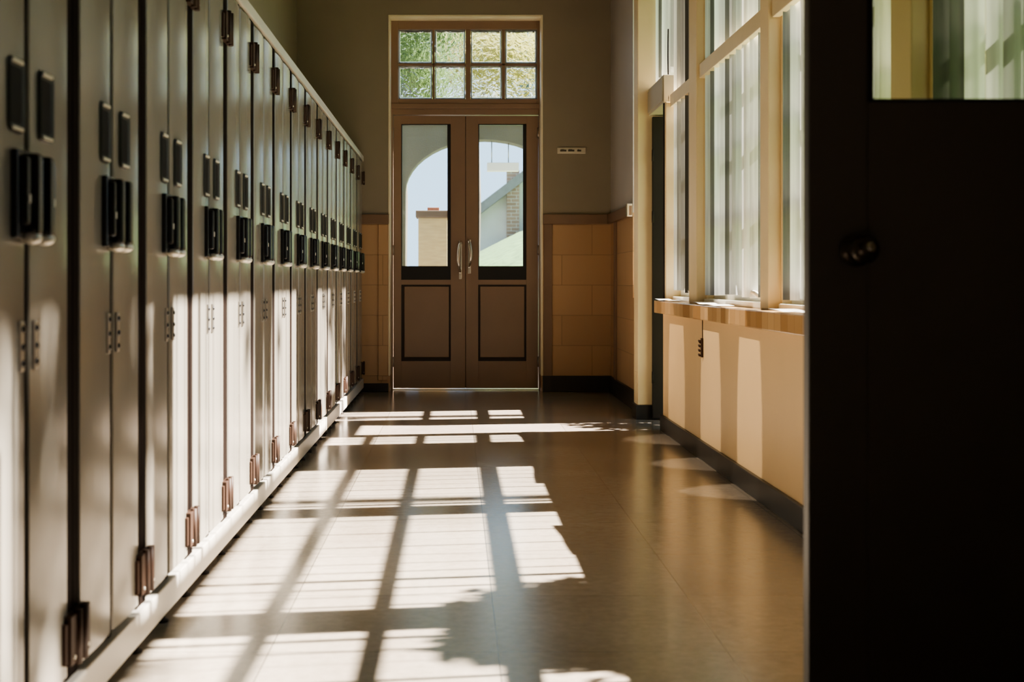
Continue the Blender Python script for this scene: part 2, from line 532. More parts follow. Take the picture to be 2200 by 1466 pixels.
def leaf(x0, x1, gx0, gx1, px0, px1, side):
    y0, y1 = DOOR_Y-0.012, DOOR_Y+0.035
    bm = bmesh.new()
    z0, z1 = 0.012, 2.456
    gz0, gz1 = 1.108, 2.381
    bz = 0.985
    bx(bm, x0, gx0, y0, y1, z0, z1, 0, 0.002)
    bx(bm, gx1, x1, y0, y1, z0, z1, 0, 0.002)
    bx(bm, gx0, gx1, y0, y1, gz1, z1, 0)
    bx(bm, gx0, gx1, y0, y1, z0, 0.255, 0)
    bx(bm, gx0, gx1, y0, y1, 0.941, bz, 0)
    # recessed lower panel with dark groove
    bx(bm, gx0, gx1, y0+0.018, y1, 0.255, 0.941, 1)
    lf = obj('door_leaf', local(bm, D1), [M['door'], M['door_groove']], D1)
    bm = bmesh.new()
    bx(bm, px0, px1, y0-0.002, y0+0.02, 0.29, 0.925, 0, 0.004)
    obj('panel', local(bm, D1), M['door'], lf)
    # thin black bead round the pane, wide strips paint the recess shade
    bm = bmesh.new()
    bx(bm, gx0, gx1, y0+0.006, y1, bz, gz0, 0)
    bx(bm, gx1-0.03, gx1, y0+0.006, y1, gz0, gz1, 0)
    bx(bm, gx0, gx0+0.008, y0+0.006, y1, gz0, gz1, 0)
    bx(bm, gx0, gx1, y0+0.006, y1, gz1-0.008, gz1, 0)
    obj('bead_and_shade', local(bm, D1), M['bead_and_shade'], lf)
    bm = bmesh.new()
    bx(bm, gx0+0.004, gx1-0.026, y0+0.022, y0+0.028, gz0-0.004, gz1-0.004, 0)
    obj('glass_pane', local(bm, D1), M['door_glass'], lf)
    bm = bmesh.new()
    hx = x1-0.045 if side < 0 else x0+0.032
    zt, zb = (1.315, 1.05) if side < 0 else (1.325, 1.10)
    c = -side
    pts = [(hx+0.012*c, y0+0.002, zt), (hx+0.008*c, y0-0.035, zt+0.008), (hx-0.006*c, y0-0.052, zt-0.02), (hx-0.016*c, y0-0.056, zt-0.09), (hx-0.016*c, y0-0.054, zb+0.09), (hx-0.008*c, y0-0.045, zb+0.035), (hx, y0-0.02, zb+0.01), (hx, y0+0.002, zb)]
    tube(bm, pts, [0.011, 0.011, 0.012, 0.012, 0.012, 0.011, 0.010, 0.009], 12)
    bx(bm, hx-0.013, hx+0.013, y0-0.004, y0+0.002, zb-0.06, zt+0.02, 0, 0.002)
    obj('pull_handle', local(bm, D1), M['chrome'], lf)
    if side < 0:
        bm = bmesh.new()
        bx(bm, x1-0.02, x1+0.022, y1-0.012, y1+0.012, z0, z1)
        obj('meeting_strip', local(bm, D1), M['door_groove'], lf)
    hx = x0-0.004 if side < 0 else x1
    for z in (2.30, 1.25, 0.25):
        bm = bmesh.new()
        tube(bm, [(hx, y0-0.006, z-0.045), (hx, y0-0.006, z+0.045)], 0.009, 10)
        obj('hinge', local(bm, D1), M['steel'], lf)
leaf(-0.563, 0.0815, -0.4925, -0.049, -0.465, -0.065, -1)
leaf(0.0855, 0.735, 0.198, 0.629, 0.215, 0.610, 1)
box_obj('threshold', (-0.566-0.083, 0.738-0.083, -0.03, 0.09, 0, 0.006), M['lip'], D1)

# transom of glass blocks
W1 = bpy.data.objects.new('window_1', None)
C.objects.link(W1)
W1.location = (0.083, DOOR_Y, 2.56)
struct(W1, 'transom window of eight patterned glass blocks above the double door', 'window')
bm = bmesh.new()
y0, y1 = DOOR_Y-0.04, DOOR_Y+0.06
ZB, ZM0, ZM1, ZT = 2.602, 2.902, 2.923, 3.224
bx(bm, OX0, -0.5175, y0, y1, 2.56, OZ, 0, 0.003)
bx(bm, 0.722, OX1, y0, y1, 2.56, OZ, 0, 0.003)
bx(bm, -0.5175, 0.722, y0, y1, ZT, OZ, 0, 0.003)
bx(bm, -0.5175, 0.722, y0, y1, 2.56, ZB, 0, 0.003)
bx(bm, -0.5175, 0.722, y0+0.015, y1, ZM0, ZM1, 0, 0.003)
for a, b_ in ((-0.213, -0.192), (0.409, 0.438)):
    bx(bm, a, b_, y0+0.015, y1, ZB, ZT, 0, 0.003)
bx(bm, 0.0835, 0.129, y0, y1, ZB, ZT, 0, 0.003)
obj('transom_frame', local(bm, W1), M['door'], W1)
for (a, b_) in ((-0.5175, -0.213), (-0.192, 0.0835), (0.129, 0.409), (0.438, 0.722)):
    for (c, d) in ((ZB, ZM0), (ZM1, ZT)):
        bm = bmesh.new()
        r = 0.013
        e = 0.003
        bx(bm, a+r, b_-r, y0+0.025, y1-0.01, c+r, d-r, 0, 0.006)
        bx(bm, a+e, a+r, y0+0.03, y1-0.015, c+e, d-e, 1)
        bx(bm, b_-r, b_-e, y0+0.03, y1-0.015, c+e, d-e, 1)
        bx(bm, a+r, b_-r, y0+0.03, y1-0.015, c+e, c+r, 1)
        bx(bm, a+r, b_-r, y0+0.03, y1-0.015, d-r, d-e, 1)
        obj('glass_block', local(bm, W1), [M['block'], M['block_rim']], W1)

bm = bmesh.new()  # liner added to paint in light bounced off the door
bx(bm, OX0-0.012, OX0+0.004, END-0.006, DOOR_Y-0.03, 0.14, OZ, 0, 0.003)
bx(bm, OX1-0.004, OX1+0.012, END-0.006, DOOR_Y-0.03, 0.14, OZ, 0, 0.003)
bx(bm, OX0-0.012, OX1+0.012, END-0.006, DOOR_Y-0.03, OZ-0.004, OZ+0.014, 0, 0.004)
struct(obj('trim_13', bm, M['reveal']), 'cream liner round the double door opening, paled to paint in bounced light', 'trim')

# little plate on the end wall
sg = thing('wall_sign', 'small grey sign plate on the end wall right of the double door', 'sign', (1.013, END, 2.12))
bm = bmesh.new()
bx(bm, -0.125, 0.125, -0.014, 0.0, -0.027, 0.027, 0, 0.004)
bx(bm, -0.118, 0.118, -0.017, -0.013, -0.020, 0.020, 0, 0.002)
obj('plate', bm, M['plate'], sg)
bm = bmesh.new()
for a, b_ in ((-0.10, -0.045), (-0.03, 0.025), (0.05, 0.085)):
    bx(bm, a, b_, -0.0185, -0.016, -0.008, 0.008, 0)
    bx(bm, a+0.006, b_-0.02, -0.0186, -0.016, 0.009, 0.013, 0)
obj('marking', bm, M['ink'], sg)

# ------------------------------------------------------------------ windows on the right
def window(idx, ya, yb, label, z0=SILL, side_door=None):
    w = bpy.data.objects.new('window_%d' % idx, None)
    C.objects.link(w)
    w.location = (1.48, (ya+yb)/2, z0)
    struct(w, label, 'window')
    fx0, fx1 = 1.455, 1.53
    lo_b = side_door if side_door else yb
    bm = bmesh.new()
    st = 0.022
    bx(bm, fx0, fx1, ya, ya+st, z0, WTOP, 0, 0.003)
    bx(bm, fx0, fx1, lo_b-st, lo_b, z0, 2.32 if side_door else WTOP, 0, 0.003)
    if side_door:
        bx(bm, fx0, fx1, yb-st, yb, 2.32, WTOP, 0, 0.003)
    bx(bm, fx0, fx1, ya+st, lo_b-st, z0, z0+0.075, 0, 0.003)
    bx(bm, fx0, fx1, ya+st, yb-st, WTOP-0.06, WTOP, 0, 0.003)
    for z, h in ((1.275, 0.06), (1.646, 0.03), (1.95, 0.03)):
        bx(bm, 1.475, 1.515, ya+st, lo_b-st, z-h/2, z+h/2, 0, 0.002)
    obj('sash_frame', local(bm, w), M['white_frame'], w)
    bm = bmesh.new()
    zt = (2.135, 2.32) if side_door else (2.12, 2.21)
    if side_door:
        bx(bm, 1.385, 1.42, ya+0.005, lo_b-0.005, 2.10, 2.18, 0, 0.004)
    else:
        bx(bm, 1.375, 1.41, ya+0.005, yb-0.005, zt[0], zt[1]-0.01, 0, 0.004)
    obj('transom_rail', local(bm, w), M['cream_frame'], w)
    bm = bmesh.new()
    bx(bm, 1.40, 1.455, ya+0.02, lo_b-0.02, z0, z0+0.028, 0, 0.004)
    obj('sill_board', local(bm, w), M['white_frame'], w)
    bm = bmesh.new()
    bx(bm, 1.493, 1.497, ya+st, lo_b-st, z0+0.075, 2.1, 0)
    bx(bm, 1.493, 1.497, ya+st, yb-st, 2.33 if side_door else 2.1, WTOP-0.06, 0)
    obj('glass_pane', local(bm, w), M['glass'], w)
    # latch and handle at the foot of the sash
    bm = bmesh.new()
    yc = ya+0.28
    tube(bm, [(1.452, yc, z0+0.05), (1.425, yc, z0+0.055), (1.41, yc+0.02, z0+0.07), (1.405, yc+0.07, z0+0.075), (1.41, yc+0.11, z0+0.06)], [0.012, 0.011, 0.011, 0.010, 0.008], 10)
    bx(bm, 1.445, 1.456, yc-0.03, yc+0.03, z0+0.028, z0+0.075, 0, 0.004)
    obj('window_latch', local(bm, w), M['white_frame'], w)
    return w
window(2, 7.48, 9.0, 'first window from the far end, rising over the side doorway', side_door=8.30)
window(3, 5.73, 7.25, 'white framed window in the middle between two cream columns')
window(4, 4.01, 5.58, 'white framed window just left of the dark near door')
window(5, 2.47, 3.83, 'white framed window seen through the glass of the near door')

# added window hidden behind the pillar, lets sun onto the far floor
bm = bmesh.new()
for z, h in ((1.253, 0.03), (1.646, 0.015)):
    bx(bm, 1.48, 1.52, 9.2, 9.85, z-h, z+h)
bx(bm, 1.46, 1.53, 9.2, 9.24, SILL, WTOP)
bx(bm, 1.46, 1.53, 9.81, 9.85, SILL, WTOP)
bx(bm, 1.46, 1.53, 9.24, 9.81, SILL, SILL+0.08)
bx(bm, 1.46, 1.53, 9.24, 9.81, WTOP-0.06, WTOP)
for k in range(3):
    bx(bm, 1.475, 1.485, 9.36+0.15*k, 9.37+0.15*k, SILL, WTOP)
struct(obj('window_6', bm, M['white_frame']), 'added slim white window hidden behind the cream pillar to let sun in', 'window')

# vertical blinds
SUN = Vector((-1.0, -0.15, -0.96))
def blind(ya, yb, z0, z1, label, seed, loc_z, width=0.062, step=0.125, cords=False, split=None):
    rnd = random.Random(seed)
    b = thing('vertical_blind', label, 'blind', (1.42, (ya+yb)/2, z1), 'white blinds in the corridor windows')
    bm = bmesh.new()
    y = ya+0.05
    while y < yb-0.03:
        ang = math.atan2(0.15, 1.0) - 0.08 + rnd.gauss(0, 0.05)
        if rnd.random() < 0.13:
            ang += rnd.choice((-0.5, -0.35, 0.4))
        w = width*rnd.uniform(0.85, 1.1)
        zz = z0 + rnd.uniform(0, 0.015)
        if split and y > split[0]:
            zz = split[1] + rnd.uniform(0, 0.01)
        cx = 1.418
        n = 5
        cur = rnd.uniform(-0.012, 0.012)
        fl = rnd.uniform(-0.012, 0.012)
        cols_ = []
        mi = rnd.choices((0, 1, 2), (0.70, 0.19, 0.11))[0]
        for i in range(n+1):
            s = (i/n-0.5)*w
            q = cur*(1-(2*i/n-1)**2)
            dx, dy = math.cos(ang), math.sin(ang)
            px, py = cx+s*dx-q*dy, y+s*dy+q*dx
            px = min(max(px, 1.372), 1.452)
            zs = [zz, zz+0.12, (zz+z1)/2, z1-0.03]
            cols_.append([bm.verts.new((px, py+(fl if k == 0 else 0)*(i/n), z_)) for k, z_ in enumerate(zs)])
        for a, c in zip(cols_, cols_[1:]):
            for k in range(3):
                f = bm.faces.new((a[k], c[k], c[k+1], a[k+1]))
                f.smooth = True
                f.material_index = mi
        y += step*rnd.uniform(0.75, 1.25)
    obj('slats', local(bm, b), [M['blind'], M['blind_half_shade'], M['blind_gap_shade']], b, recalc=False)
    bm = bmesh.new()
    bx(bm, 1.395, 1.445, ya+0.02, yb-0.02, z1-0.035, z1, 0, 0.004)
    obj('head_rail', local(bm, b), M['white_frame'], b)
    if cords:
        bm = bmesh.new()
        pts = [(1.385, yb-0.62+0.012*math.sin(i*0.9), 2.62-0.09*i) for i in range(12)]
        tube(bm, pts, 0.0045, 6)
        lathe(bm, [(0, 0.004), (0.01, 0.011), (0.05, 0.013), (0.06, 0.004)], (1.385, yb-0.62+0.012*math.sin(11*0.9), 1.64), (0, 0, -1), 10)
        obj('pull_cord', local(bm, b), M['post'], b)
    return b
blind(7.50, 8.98, 0.90, 3.23, 'white vertical blind with a hanging pull cord, at the far window', 1, 0, cords=True, split=(8.27, 2.36))
blind(5.76, 7.23, 0.89, 3.23, 'white vertical blind in the middle window between cream columns', 2, 0)
blind(4.03, 5.53, 0.89, 3.23, 'white vertical blind just left of the dark near door', 3, 0)
blind(2.50, 3.81, 0.89, 3.23, 'white vertical blind seen through the glass of the near door', 4, 0)

# papers lying on the sill
def paper(x, y, rz, w, l, label):
    bm = bmesh.new()
    n = 8
    rows = []
    for i in range(n+1):
        t = i/n
        rows.append([bm.verts.new((sx*w/2, (t-0.5)*l, 0.004+0.010*abs(math.sin(t*PI*1.5+0.4))*(0.4+0.6*t))) for sx in (-1, 1)])
    for a, b_ in zip(rows, rows[1:]):
        f = bm.faces.new((a[0], a[1], b_[1], b_[0]))
        f.smooth = True
    bmesh.ops.solidify(bm, geom=bm.faces[:], thickness=0.002)
    o = obj('paper_sheet', bm, M['paper'])
    o.location = (x, y, SILL)
    o.rotation_euler = (0, 0, rz)
    tag(o, label, 'paper', 'loose papers on the window sill')
paper(1.335, 8.05, 0.05, 0.09, 0.50, 'curled white paper on the far end of the window sill')
paper(1.33, 6.65, -0.04, 0.10, 0.75, 'long white paper on the sill under the middle window')
paper(1.335, 4.95, 0.04, 0.10, 0.55, 'white paper on the sill beside the dark near door')

# small latch on the dado
wl = thing('wall_catch', 'small dark metal catch hanging on the peach dado wall', 'catch', (RX-0.01, 7.0, 0.66))
bm = bmesh.new()
tube(bm, [(-0.003, 0, 0.10), (-0.003, 0.002, 0.05), (-0.003, 0, 0.0)], 0.0025, 6)
obj('wire', bm, M['hinge'], wl)
bm = bmesh.new()
bx(bm, -0.012, 0.0, -0.012, 0.012, -0.105, 0.0, 0, 0.003)
for k in range(4):
    tube(bm, [(-0.020, -0.01, -0.02-0.025*k), (-0.020, 0.014, -0.015-0.025*k)], 0.006, 8)
bx(bm, -0.02, 0.0, 0.0, 0.02, -0.03, -0.012, 0, 0.003)
obj('catch_plate', bm, M['hinge'], wl)

# ------------------------------------------------------------------ side doorway with dark door standing open
D2 = bpy.data.objects.new('door_2', None)
C.objects.link(D2)
D2.location = (1.37, 8.97, 0)
struct(D2, 'dark side door standing open between the pillar and the windows', 'door')
bm = bmesh.new()
bx(bm, 1.372, 2.0, 8.935, 8.975, 0.015, 2.12, 0, 0.003)
bx(bm, 1.45, 1.92, 8.93, 8.936, 0.25, 0.95, 0, 0.002)
bx(bm, 1.45, 1.92, 8.93, 8.935, 1.15, 1.98, 0, 0.002)
lf = obj('door_leaf', local(bm, D2), M['jamb'], D2)
for z in (0.3, 1.42, 1.85):
    bm = bmesh.new()
    tube(bm, [(1.372, 8.93, z-0.04), (1.372, 8.93, z+0.04)], 0.008, 8)
    obj('hinge', local(bm, D2), M['jamb'], lf)
bm = bmesh.new()
bx(bm, 1.352, 1.60, 8.345, 9.0, 2.135, 2.32, 0, 0.005)
bx(bm, 1.345, 1.352, 8.36, 8.99, 2.15, 2.30, 0, 0.002)
obj('door_header', local(bm, D2), M['header'], D2)
bm = bmesh.new()
bx(bm, 1.352, 1.62, 8.352, 8.372, 0, 2.135, 0, 0.002)
obj('door_jamb', local(bm, D2), M['jamb'], D2)

# ------------------------------------------------------------------ near dark door, standing open across the corridor edge
D3 = bpy.data.objects.new('door_3', None)
C.objects.link(D3)
D3.location = (1.35, 2.5, 0)
struct(D3, 'near black open door with a glass pane at the right edge of the view', 'door')
x0, x1, ya, yb = 0.683, 1.345, 2.48, 2.52
gx0, gx1, gz0, gz1 = 0.798, 1.245, 1.318, 1.98
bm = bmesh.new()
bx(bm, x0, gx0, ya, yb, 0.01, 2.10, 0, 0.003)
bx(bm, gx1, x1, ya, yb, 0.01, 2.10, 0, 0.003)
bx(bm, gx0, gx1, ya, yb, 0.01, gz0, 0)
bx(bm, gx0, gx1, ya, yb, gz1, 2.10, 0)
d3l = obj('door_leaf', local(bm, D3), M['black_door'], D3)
bm = bmesh.new()
for (a, b_, c, d) in ((gx0, gx0+0.01, gz0, gz1), (gx1-0.01, gx1, gz0, gz1), (gx0, gx1, gz0, gz0+0.006), (gx0, gx1, gz1-0.01, gz1)):
    bx(bm, a, b_, ya-0.003, yb+0.003, c, d, 0, 0.001)
obj('glazing_bead', local(bm, D3), M['bead_and_shade'], d3l)
bm = bmesh.new()
bx(bm, gx0+0.005, gx1-0.005, 2.498, 2.502, gz0+0.003, gz1-0.005)
obj('glass_pane', local(bm, D3), M['near_glass'], d3l)
bm = bmesh.new()
kx, kz = 0.775, 1.031
lathe(bm, [(0, 0.032), (0.004, 0.032), (0.007, 0.026), (0.009, 0.012), (0.03, 0.011), (0.036, 0.018), (0.046, 0.026), (0.056, 0.027), (0.064, 0.020), (0.067, 0.006)], (kx, ya, kz), (0, -1, 0), 24)
obj('door_knob', local(bm, D3), M['knob'], d3l)
D3k = bmesh.new()
lathe(D3k, [(0, 0.010), (0.003, 0.010), (0.006, 0.006)], (kx+0.008, ya-0.064, kz+0.004), (0.3, -1, 0.3), 14)
obj('knob_button', local(D3k, D3), M['chrome'], d3l)
for z in (0.3, 1.1, 1.85):
    bm = bmesh.new()
    tube(bm, [(1.348, 2.478, z-0.05), (1.348, 2.478, z+0.05)], 0.009, 8)
    obj('hinge', local(bm, D3), M['steel'], d3l)

# ------------------------------------------------------------------ lockers
PITCH, FIRST, N_UNIT = 0.602, 2.745-0.602, 15
ZL0, ZL1 = 0.125, 2.02
POST = 0.088
lk = thing('locker', '', 'locker', (LOCK_X, FIRST, 0), 'beige two-door lockers along the left wall')
bm = bmesh.new()   # carcass: open box behind the doors plus the dark post
dpt = LX+0.01-LOCK_X
bx(bm, dpt, -0.025, 0.002, 0.014, ZL0, ZL1, 0)
bx(bm, dpt, -0.025, PITCH-0.014, PITCH-0.002, ZL0, ZL1, 0)
bx(bm, dpt, -0.03, 0.014, PITCH-0.014, ZL1-0.02, ZL1, 0)
bx(bm, dpt, -0.03, 0.014, PITCH-0.014, ZL0, ZL0+0.02, 0)
bx(bm, dpt, dpt+0.015, 0.014, PITCH-0.014, ZL0, ZL1, 0)
bx(bm, -0.06, -0.034, 0.014, PITCH-0.014, ZL0, ZL1, 1)
bx(bm, -0.034, -0.003, 0.002, POST/2, ZL0, ZL1, 1)
bx(bm, -0.034, -0.004, PITCH/2-0.012, PITCH/2+0.012, ZL0, ZL1, 1)
bx(bm, -0.034, -0.003, PITCH-POST/2, PITCH-0.002, ZL0, ZL1, 1)
obj('carcass', bm, [M['locker'], M['post']], lk)
def locker_door(ya, yb, seam_side):
    """door leaf from ya to yb, seam_side +1 when the latch edge is at yb"""
    bm = bmesh.new()
    n = 8
    prof = []
    for i in range(n+1):
        t = i/n
        prof.append((0.0035*(1-(2*t-1)**2), ya+0.004+(yb-ya-0.008)*t))
    edge = 0.006
    pts = [(-0.026, ya), (-0.004, ya), (0.0-0.001, ya+0.003)] + prof + [(-0.001, yb-0.003), (-0.004, yb), (-0.026, yb)]
    poly_extrude(bm, [(x, y, ZL0+0.012) for x, y in pts], (0, 0, ZL1-ZL0-0.024))
    d = obj('door', bm, M['locker'], lk)
    s = seam_side
    e = yb if s > 0 else ya      # latch edge
    # recessed cup: dark rounded plate with a bright bevelled rim
    co = 0.026 if s > 0 else 0.050
    c0, c1 = sorted((e-s*co, e-s*(co+0.074)))
    z0, z1 = 1.253, 1.378
    bm = bmesh.new()
    def rr(a, b_, c, d_, r, x):
        out = []
        for cx, cz, a0 in ((b_-r, d_-r, 0), (a+r, d_-r, PI/2), (a+r, c+r, PI), (b_-r, c+r, 1.5*PI)):
            for k in range(5):
                an = a0+PI/2*k/4
                out.append(Vector((x, cx+r*math.cos(an), cz+r*math.sin(an))))
        return out
    o1 = [bm.verts.new(p) for p in rr(c0-0.006, c1+0.006, z0-0.008, z1+0.008, 0.016, 0.0025)]
    o2 = [bm.verts.new(p) for p in rr(c0-0.003, c1+0.003, z0-0.005, z1+0.005, 0.015, 0.0095)]
    o3 = [bm.verts.new(p) for p in rr(c0+0.003, c1-0.003, z0+0.003, z1-0.003, 0.011, 0.0065)]
    o4 = [bm.verts.new(p) for p in rr(c0+0.006, c1-0.006, z0+0.009, z1-0.009, 0.009, 0.0045)]
    for r0, r1, mi in ((o1, o2, 0), (o2, o3, 0), (o3, o4, 0)):
        for k in range(len(r0)):
            j = (k+1) % len(r0)
            f = bm.faces.new((r0[k], r0[j], r1[j], r1[k]))
            f.material_index = mi
            f.smooth = True
    f = bm.faces.new(o4)
    f.material_index = 1
    ym = (c0+c1)/2
    for za in (z0-0.004, z1-0.004):
        bx(bm, 0.004, 0.0115, c0+0.008, c1-0.008, za, za+0.008, 2, 0.003)
    obj('recess_cup', bm, [M['cup_rim'], M['cup'], M['lip']], d)
    # latch handle: plate, rounded pull, stepped side bar, pale lip below
    h0, h1 = sorted((e-s*0.004, e-s*0.085))
    z0, z1 = 1.05, 1.215
    bm = bmesh.new()
    bx(bm, 0.0, 0.016, h0, h1, z0, z1, 0, 0.004)
    yc = e-s*0.024
    bx(bm, 0.012, 0.040, yc-0.016, yc+0.016, z0+0.006, z1-0.004, 0, 0.011, 3)
    yc = e-s*0.060
    bx(bm, 0.012, 0.030, yc-0.012, yc+0.012, z0+0.024, z1-0.012, 0, 0.007, 3)
    bx(bm, 0.026, 0.032, yc-0.003, yc+0.003, z0+0.066, z0+0.082, 1, 0.002)  # tiny pale dial that also paints a glint
    t = bmesh.new()
    yc = e-s*0.026
    bmesh.ops.create_uvsphere(t, u_segments=14, v_segments=8, radius=1, matrix=Matrix.Translation((0.022, yc, z0+0.002)) @ Matrix.Diagonal((0.020, 0.021, 0.013, 1)))
    merge(bm, t, 1, True)
    obj('latch_handle', bm, [M['black'], M['lip']], d)
    # small lock plate lower down
    yc = e-s*0.028
    bm = bmesh.new()
    bx(bm, 0.0, 0.006, yc-0.012, yc+0.012, 0.80, 0.895, 1, 0.002)
    for z in (0.815, 0.846, 0.88):
        lathe(bm, [(0, 0.007), (0.003, 0.0065), (0.005, 0.004)], (0.005, yc, z), (1, 0, 0), 10, 0)
    obj('lock_plate', bm, [M['black'], M['steel']], d)
mid = PITCH/2
locker_door(POST/2, mid-0.0115, +1)
locker_door(mid+0.0115, PITCH-POST/2, -1)
for z in (0.215, 1.87):     # hinge pairs, half on each post
    for (yc, s) in ((0.0, 1), (PITCH, -1)):
        bm = bmesh.new()
        a, b_ = sorted((yc+s*0.003, yc+s*0.07))
        bx(bm, -0.012, 0.016, a, b_, z-0.052, z+0.052, 0, 0.003)
        a, b_ = sorted((yc+s*0.060, yc+s*0.088))
        bx(bm, -0.006, 0.010, a, b_, z-0.045, z+0.04, 0, 0.003)
        tube(bm, [(0.016, yc+s*0.022, z-0.058), (0.016, yc+s*0.022, z+0.058)], 0.009, 10)
        lathe(bm, [(0, 0.005), (0.003, 0.004)], (0.016, yc+s*0.05, z-0.036), (1, 0, 0), 8, 1)
        obj('hinge', bm, [M['hinge'], M['lip']], lk)
ordw = ['nearest', 'second', 'third', 'fourth', 'fifth', 'sixth', 'seventh', 'eighth', 'ninth', 'tenth', 'eleventh', 'twelfth', 'thirteenth', 'fourteenth', 'last']
for k in range(N_UNIT):
    if k == 0:
        lab = 'beige two-door locker nearest the viewer, cut by the left frame edge'
    elif k == N_UNIT-1:
        lab = 'beige two-door locker at the far end, beside the end wall'
    else:
        lab = 'beige two-door steel locker, %s in the row counting from the viewer' % ordw[k]
    if k == 0:
        lk['label'] = lab
    else:
        dup(lk, (LOCK_X, FIRST+PITCH*k, 0), lab)
Y0, Y1 = FIRST-0.01, FIRST+PITCH*N_UNIT+0.01
# base rail with feet, top rail
br = thing('base_rail', 'pale steel base rail on dark feet under the row of lockers', 'rail', (LOCK_X, Y0, 0))
bm = bmesh.new()
bx(bm, -0.03, 0.012, 0, Y1-Y0, 0.042, 0.122, 0, 0.004)
bx(bm, LX+0.02-LOCK_X, -0.03, 0, Y1-Y0, 0.10, 0.122, 0)
obj('rail', bm, M['locker_rail'], br)
for k in range(N_UNIT*2+1):
    y = (PITCH/2)*k+0.01
    bm = bmesh.new()
    lathe(bm, [(0, 0.020), (0.006, 0.020), (0.010, 0.011), (0.10, 0.011)], (-0.02, y if k < N_UNIT*2 else y-0.03, 0.0), (0, 0, 1), 10)
    bx(bm, -0.048, -0.008, (y if k < N_UNIT*2 else y-0.03)-0.02, (y if k < N_UNIT*2 else y-0.03)+0.02, 0.03, 0.10, 0, 0.003)
    obj('foot', bm, M['jamb'], br)
box_obj('top_rail', (LX+0.01, LOCK_X+0.012, Y0, Y1, ZL1, ZL1+0.045), M['locker_rail'], bev=0.005)
tag(bpy.data.objects['top_rail'], 'pale steel cover rail along the top of the locker row', 'rail')

# ------------------------------------------------------------------ outside
struct(box_obj('ground', (-30, 40, DOOR_Y+0.1, 70, -0.2, -0.02), M['paving']), 'pale paving outside beyond the double door', 'ground')
struct(box_obj('ground_side', (1.62, 40, -20, DOOR_Y+0.1, -0.25, -0.06), M['grass']), 'lawn outside the corridor windows', 'lawn')
# grassy bank
bm = bmesh.new()
pts = [(0.9, 14.4), (3.5, 14.4), (12, 14.4), (12, 30), (-2.0, 30), (0.2, 19)]
n = 14
rows = []
for j in range(n+1):
    row = []
    for i in range(n+1):
        x = 0.22+i*0.8
        y = 14.3+j*1.1
        z = -0.05+2.6*(1-math.exp(-(i+1.8)*0.45))*(1-math.exp(-(j+0.3)*0.5))+0.05*random.random()
        row.append(bm.verts.new((x, y, z)))
    rows.append(row)
for j in range(n):
    for i in range(n):
        bm.faces.new((rows[j][i], rows[j][i+1], rows[j+1][i+1], rows[j+1][i])).smooth = True
struct(obj('hill_bank', bm, M['grass']), 'green grass bank outside beyond the right door pane', 'lawn')
# added outer pier, placed to cast the dark gap between floor sun patches
struct(box_obj('trim_12', (1.62, 1.98, 6.95, 7.93, -0.06, 4.2), M['pier'], bev=0.01), 'added masonry pier outside the window wall that blocks the sun', 'pier')

# garden wall with arch
aw = thing('arch_wall', 'pale stucco garden wall with a wide arch outside the door', 'wall', (0.3, 13.6, -0.02))
bm = bmesh.new()
cx, rx_, rz_, zs, top = 0.0, 0.84, 0.55, 1.95, 2.75
n = 22
arc = [(cx-rx_*math.cos(PI*k/n), zs+rz_*math.sin(PI*k/n)) for k in range(n+1)]
def q(x0, z0, x1, z1, x2, z2, x3, z3):
    poly_extrude(bm, [(x0, 0, z0), (x1, 0, z1), (x2, 0, z2), (x3, 0, z3)], (0, 0.25, 0))
q(-3.2, 0, -rx_, 0, -rx_, top, -3.2, top)
q(rx_, 0, 3.2, 0, 3.2, top, rx_, top)
for (a, za), (b_, zb) in zip(arc, arc[1:]):
    q(a, za, b_, zb, b_, top, a, top)
bmesh.ops.remove_doubles(bm, verts=bm.verts[:], dist=1e-5)
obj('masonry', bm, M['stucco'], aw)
bm = bmesh.new()
bx(bm, -3.25, 3.25, -0.04, 0.29, top, top+0.06, 0, 0.01)
obj('coping', bm, M['cap_stone'], aw)
gp = thing('gate_pillar', 'yellow sandstone pillar with a brown cap outside the left door pane', 'pillar', (-0.245, 12.95, -0.02))
bm = bmesh.new()
bx(bm, -0.135, 0.16, -0.13, 0.13, 0, 1.63, 0, 0.008)
obj('shaft', bm, M['sand_stone'], gp)
bm = bmesh.new()
bx(bm, -0.16, 0.19, -0.16, 0.16, 1.63, 1.70, 0, 0.008)
obj('cap', bm, M['cap_stone'], gp)
cb = box_obj('clay_block', (-0.06, 0.06, -0.05, 0.05, 0, 0.035), M['red'], bev=0.004)
cb.location = (-0.23, 12.93, 1.68)
tag(cb, 'small red brown block lying on the pillar cap outside', 'block')
hl = thing('hanging_lamp', 'white box lamp hanging in the arch beyond the right door pane', 'lamp', (0.50, 13.72, 2.15))
bm = bmesh.new()
bx(bm, -0.17, 0.17, -0.06, 0.06, 0, 0.09, 0, 0.006)
obj('housing', bm, M['lamp_white'], hl)
bm = bmesh.new()
for x in (-0.12, 0.06):
    tube(bm, [(x, 0, 0.085), (x, 0, 0.36)], 0.006, 6)
obj('hanger_rod', bm, M['steel'], hl)

